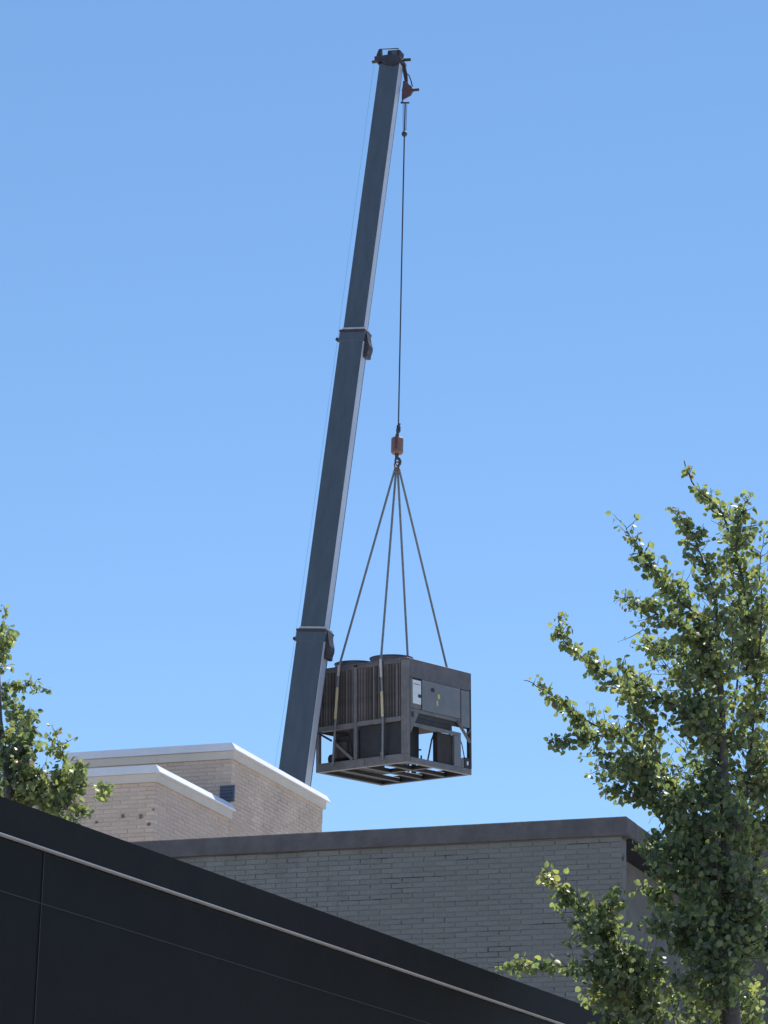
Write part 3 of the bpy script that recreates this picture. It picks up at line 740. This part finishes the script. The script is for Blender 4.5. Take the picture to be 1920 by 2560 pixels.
# right tree: (points tip->base, radius px at tip, at base, wood radius m, density, tint)
BR = [
 ([(1709,1150),(1737,1215),(1802,1280),(1837,1384),(1867,1514),(1867,1688)], 20, 60, .017, .8, .14),
 ([(1868,1245),(1850,1300),(1840,1384)], 22, 45, .006, 1.0, .12),
 ([(1911,1330),(1900,1420),(1905,1540),(1890,1690)], 14, 52, .008, .75, .08),
 ([(1672,1268),(1729,1330),(1752,1390),(1781,1470),(1794,1579)], 15, 46, .010, .95),
 ([(1550,1300),(1590,1362),(1642,1430),(1685,1488),(1740,1540),(1785,1640)], 20, 50, .011, .95),
 ([(1545,1492),(1607,1518),(1672,1549),(1740,1590),(1790,1660)], 14, 52, .010, 1.0),
 ([(1620,1605),(1672,1628),(1759,1650),(1800,1720)], 14, 46, .008, .9),
 ([(1395,1530),(1410,1600),(1468,1653),(1529,1692),(1607,1730),(1700,1770),(1785,1850)], 17, 42, .013, .95, .04),
 ([(1540,1650),(1580,1690),(1620,1735)], 14, 30, .005, .7),
 ([(1310,1700),(1377,1735),(1434,1783),(1503,1820),(1580,1850),(1680,1960),(1790,2060)], 12, 46, .014, .85),
 ([(1378,1860),(1442,1850),(1510,1835)], 20, 30, .005, 1.1, .05),
 ([(1490,1925),(1538,1920),(1590,1900),(1640,1940)], 20, 44, .007, 1.0),
 ([(1500,1985),(1550,1972),(1620,2000),(1690,2050),(1780,2120)], 18, 40, .012, 1.0),
 ([(1720,1700),(1760,1760),(1790,1850),(1800,1950)], 55, 70, .02, .85, .10),
 ([(1720,1760),(1740,1800),(1790,1840)], 30, 50, .006, .9, .15),
 ([(1905,1560),(1890,1700),(1880,1850),(1860,2000)], 55, 74, .015, .7, .12),
 ([(1690,1700),(1740,1690),(1800,1700)], 40, 50, .006, .9, .12),
 ([(1830,1500),(1830,1600),(1820,1700)], 40, 56, .012, .5),
 ([(1750,1950),(1800,2000),(1850,2080)], 38, 60, .01, .95, .06),
 ([(1900,1900),(1880,2020),(1860,2140)], 60, 80, .012, 1.0, .03),
 ([(1680,2060),(1740,2090),(1820,2130),(1860,2200)], 30, 60, .010, 1.0),
 ([(1600,2130),(1650,2110),(1720,2130),(1800,2190)], 18, 56, .010, 1.15, .08),
 ([(1690,2060),(1700,2090),(1740,2130)], 20, 36, .004, .9, .25),
 ([(1603,2222),(1656,2246),(1710,2290),(1764,2340),(1810,2400)], 14, 58, .009, 1.2),
 ([(1720,2385),(1770,2370),(1820,2400)], 24, 50, .006, 1.1),
 ([(1880,2180),(1870,2300),(1850,2400)], 70, 80, .012, 1.2),
 ([(1700,2130),(1760,2180),(1820,2230)], 36, 56, .006, 1.1),
 ([(1740,2230),(1790,2280),(1830,2330)], 40, 56, .006, 1.1),
 ([(1780,2330),(1810,2380),(1830,2440)], 44, 56, .006, 1.0),
 ([(1640,2180),(1700,2200),(1780,2230)], 24, 44, .005, 1.0),
 ([(1720,2200),(1780,2290),(1822,2400)], 40, 60, .0, 1.0, -.1, (-.35,-.3)),
 ([(1760,2380),(1800,2450),(1826,2540)], 50, 66, .0, 1.0, -.1, (-.35,-.3)),
 ([(1680,2440),(1740,2470),(1800,2520)], 34, 50, .006, .9, -.05, (-.2,-.1)),
 ([(1640,2120),(1700,2150),(1800,2170)], 34, 60, .006, 1.0, -.1, (-.3,-.2)),
 ([(1905,2260),(1890,2300)], 34, 44, .004, 1.2, .28),
 ([(1800,2440),(1830,2500),(1850,2600)], 50, 80, .01, .75),
 ([(1640,2520),(1700,2500),(1770,2490),(1830,2520)], 26, 44, .006, .75),
 ([(1600,1560),(1650,1640),(1720,1740),(1790,1850)], 40, 60, .008, .25, .0, (1.5,1.0)),
 ([(1840,1340),(1850,1480),(1850,1640),(1830,1800)], 45, 75, .010, .15, .0, (1.3,1.0)),
 ([(1720,1880),(1760,1960),(1800,2060)], 45, 70, .008, .5, .0, (1.4,.9)),
 ([(2010,1600),(1980,1800),(1930,2000),(1880,2200)], 80, 100, .02, .35, .0, (.8,.5)),
 ([(1345,2182),(1408,2222),(1443,2260),(1495,2310),(1530,2380),(1580,2460),(1640,2560),(1720,2660)], 13, 62, .012, 1.15),
 ([(1440,2300),(1500,2350),(1560,2400),(1620,2480)], 34, 60, .006, .9, -.1),
 ([(1470,2400),(1520,2440),(1590,2500)], 34, 56, .005, .9, -.1),
 ([(1500,1880),(1580,1930),(1680,2000),(1780,2090)], 34, 52, .008, .9, .0),
 ([(1560,1700),(1600,1790),(1640,1860)], 34, 44, .005, .7, .04),
 ([(1640,2300),(1690,2330),(1760,2370)], 26, 50, .005, .9, -.05),
 ([(1350,2180),(1415,2215)], 12, 20, .0, .9, .45),  # leaf tint raised to paint the sunlit tip
 ([(1548,2200),(1530,2250),(1525,2330)], 10, 40, .005, 1.0),
 ([(1225,2412),(1300,2415),(1390,2415),(1482,2420),(1560,2460)], 10, 40, .007, .75, .10),
 ([(1300,2412),(1330,2420)], 20, 24, .0, .8, .35),
 ([(1660,2425),(1610,2430),(1570,2450)], 16, 46, .005, 1.1),
 ([(1480,2470),(1530,2480),(1590,2540)], 26, 50, .006, .9, .06),
 ([(1530,2475),(1560,2480)], 26, 28, .0, .9, .4),
 ([(1500,2570),(1560,2560),(1640,2580)], 26, 50, .006, .9),
 ([(1700,2600),(1760,2560),(1830,2600)], 30, 60, .006, .7),
 ([(1610,2360),(1570,2380),(1545,2400)], 22, 34, .0, .9),
]
make_tree('large aspen tree with leafy upswept branches in front of the gray wall', 23.3, BR,
          [(1790,1480,.0,.008),(1794,1600,.0,.02),(1803,1750,0,.028),(1809,1950,0,.038),(1822,2200,0,.05),(1830,2560,0,.07)], 1, 11, dens=1.0)
BL = [
 ([(17,1520),(8,1560),(2,1620),(-5,1700)], 10, 24, .004, .9),
 ([(34,1580),(10,1600),(-10,1640)], 12, 22, .003, .9),
 ([(112,1722),(70,1714),(28,1715),(-5,1740)], 14, 20, .004, 1.0),
 ([(20,1740),(38,1785),(58,1810),(64,1850),(45,1910),(24,1980)], 18, 40, .012, 1.2),
 ([(74,1765),(70,1790),(62,1830)], 9, 18, .003, 1.0),
 ([(140,1840),(148,1868),(160,1905),(150,1960),(110,2010)], 24, 34, .006, 1.25, .04),
 ([(192,1905),(190,1940),(175,2000)], 20, 34, .005, 1.15, .06),
 ([(262,1962),(255,1990)], 9, 10, .003, 1.1, .1),
 ([(215,2010),(200,2040),(170,2080)], 16, 30, .003, 1.1),
 ([(0,1830),(15,1880),(10,1930)], 26, 40, .005, 1.0, .12),
 ([(60,1900),(80,1950),(90,2010)], 34, 60, .007, 1.2, .1),
 ([(30,1980),(90,2000),(150,2010),(180,2040)], 34, 44, .005, 1.2, .18),
 ([(-20,1960),(-10,2010),(0,2080)], 30, 50, .005, 1.0),
]
make_tree('smaller aspen tree at the left edge rising behind the black roof', 26.0, BL,
          [(-6,1600,0,.010),(0,1800,0,.022),(20,1960,0,.034),(18,2150,0,.045),(10,2400,0,.05)], 1, 5, dens=1.0, frame_keep=lambda x, y: y < 1990+.356*x)
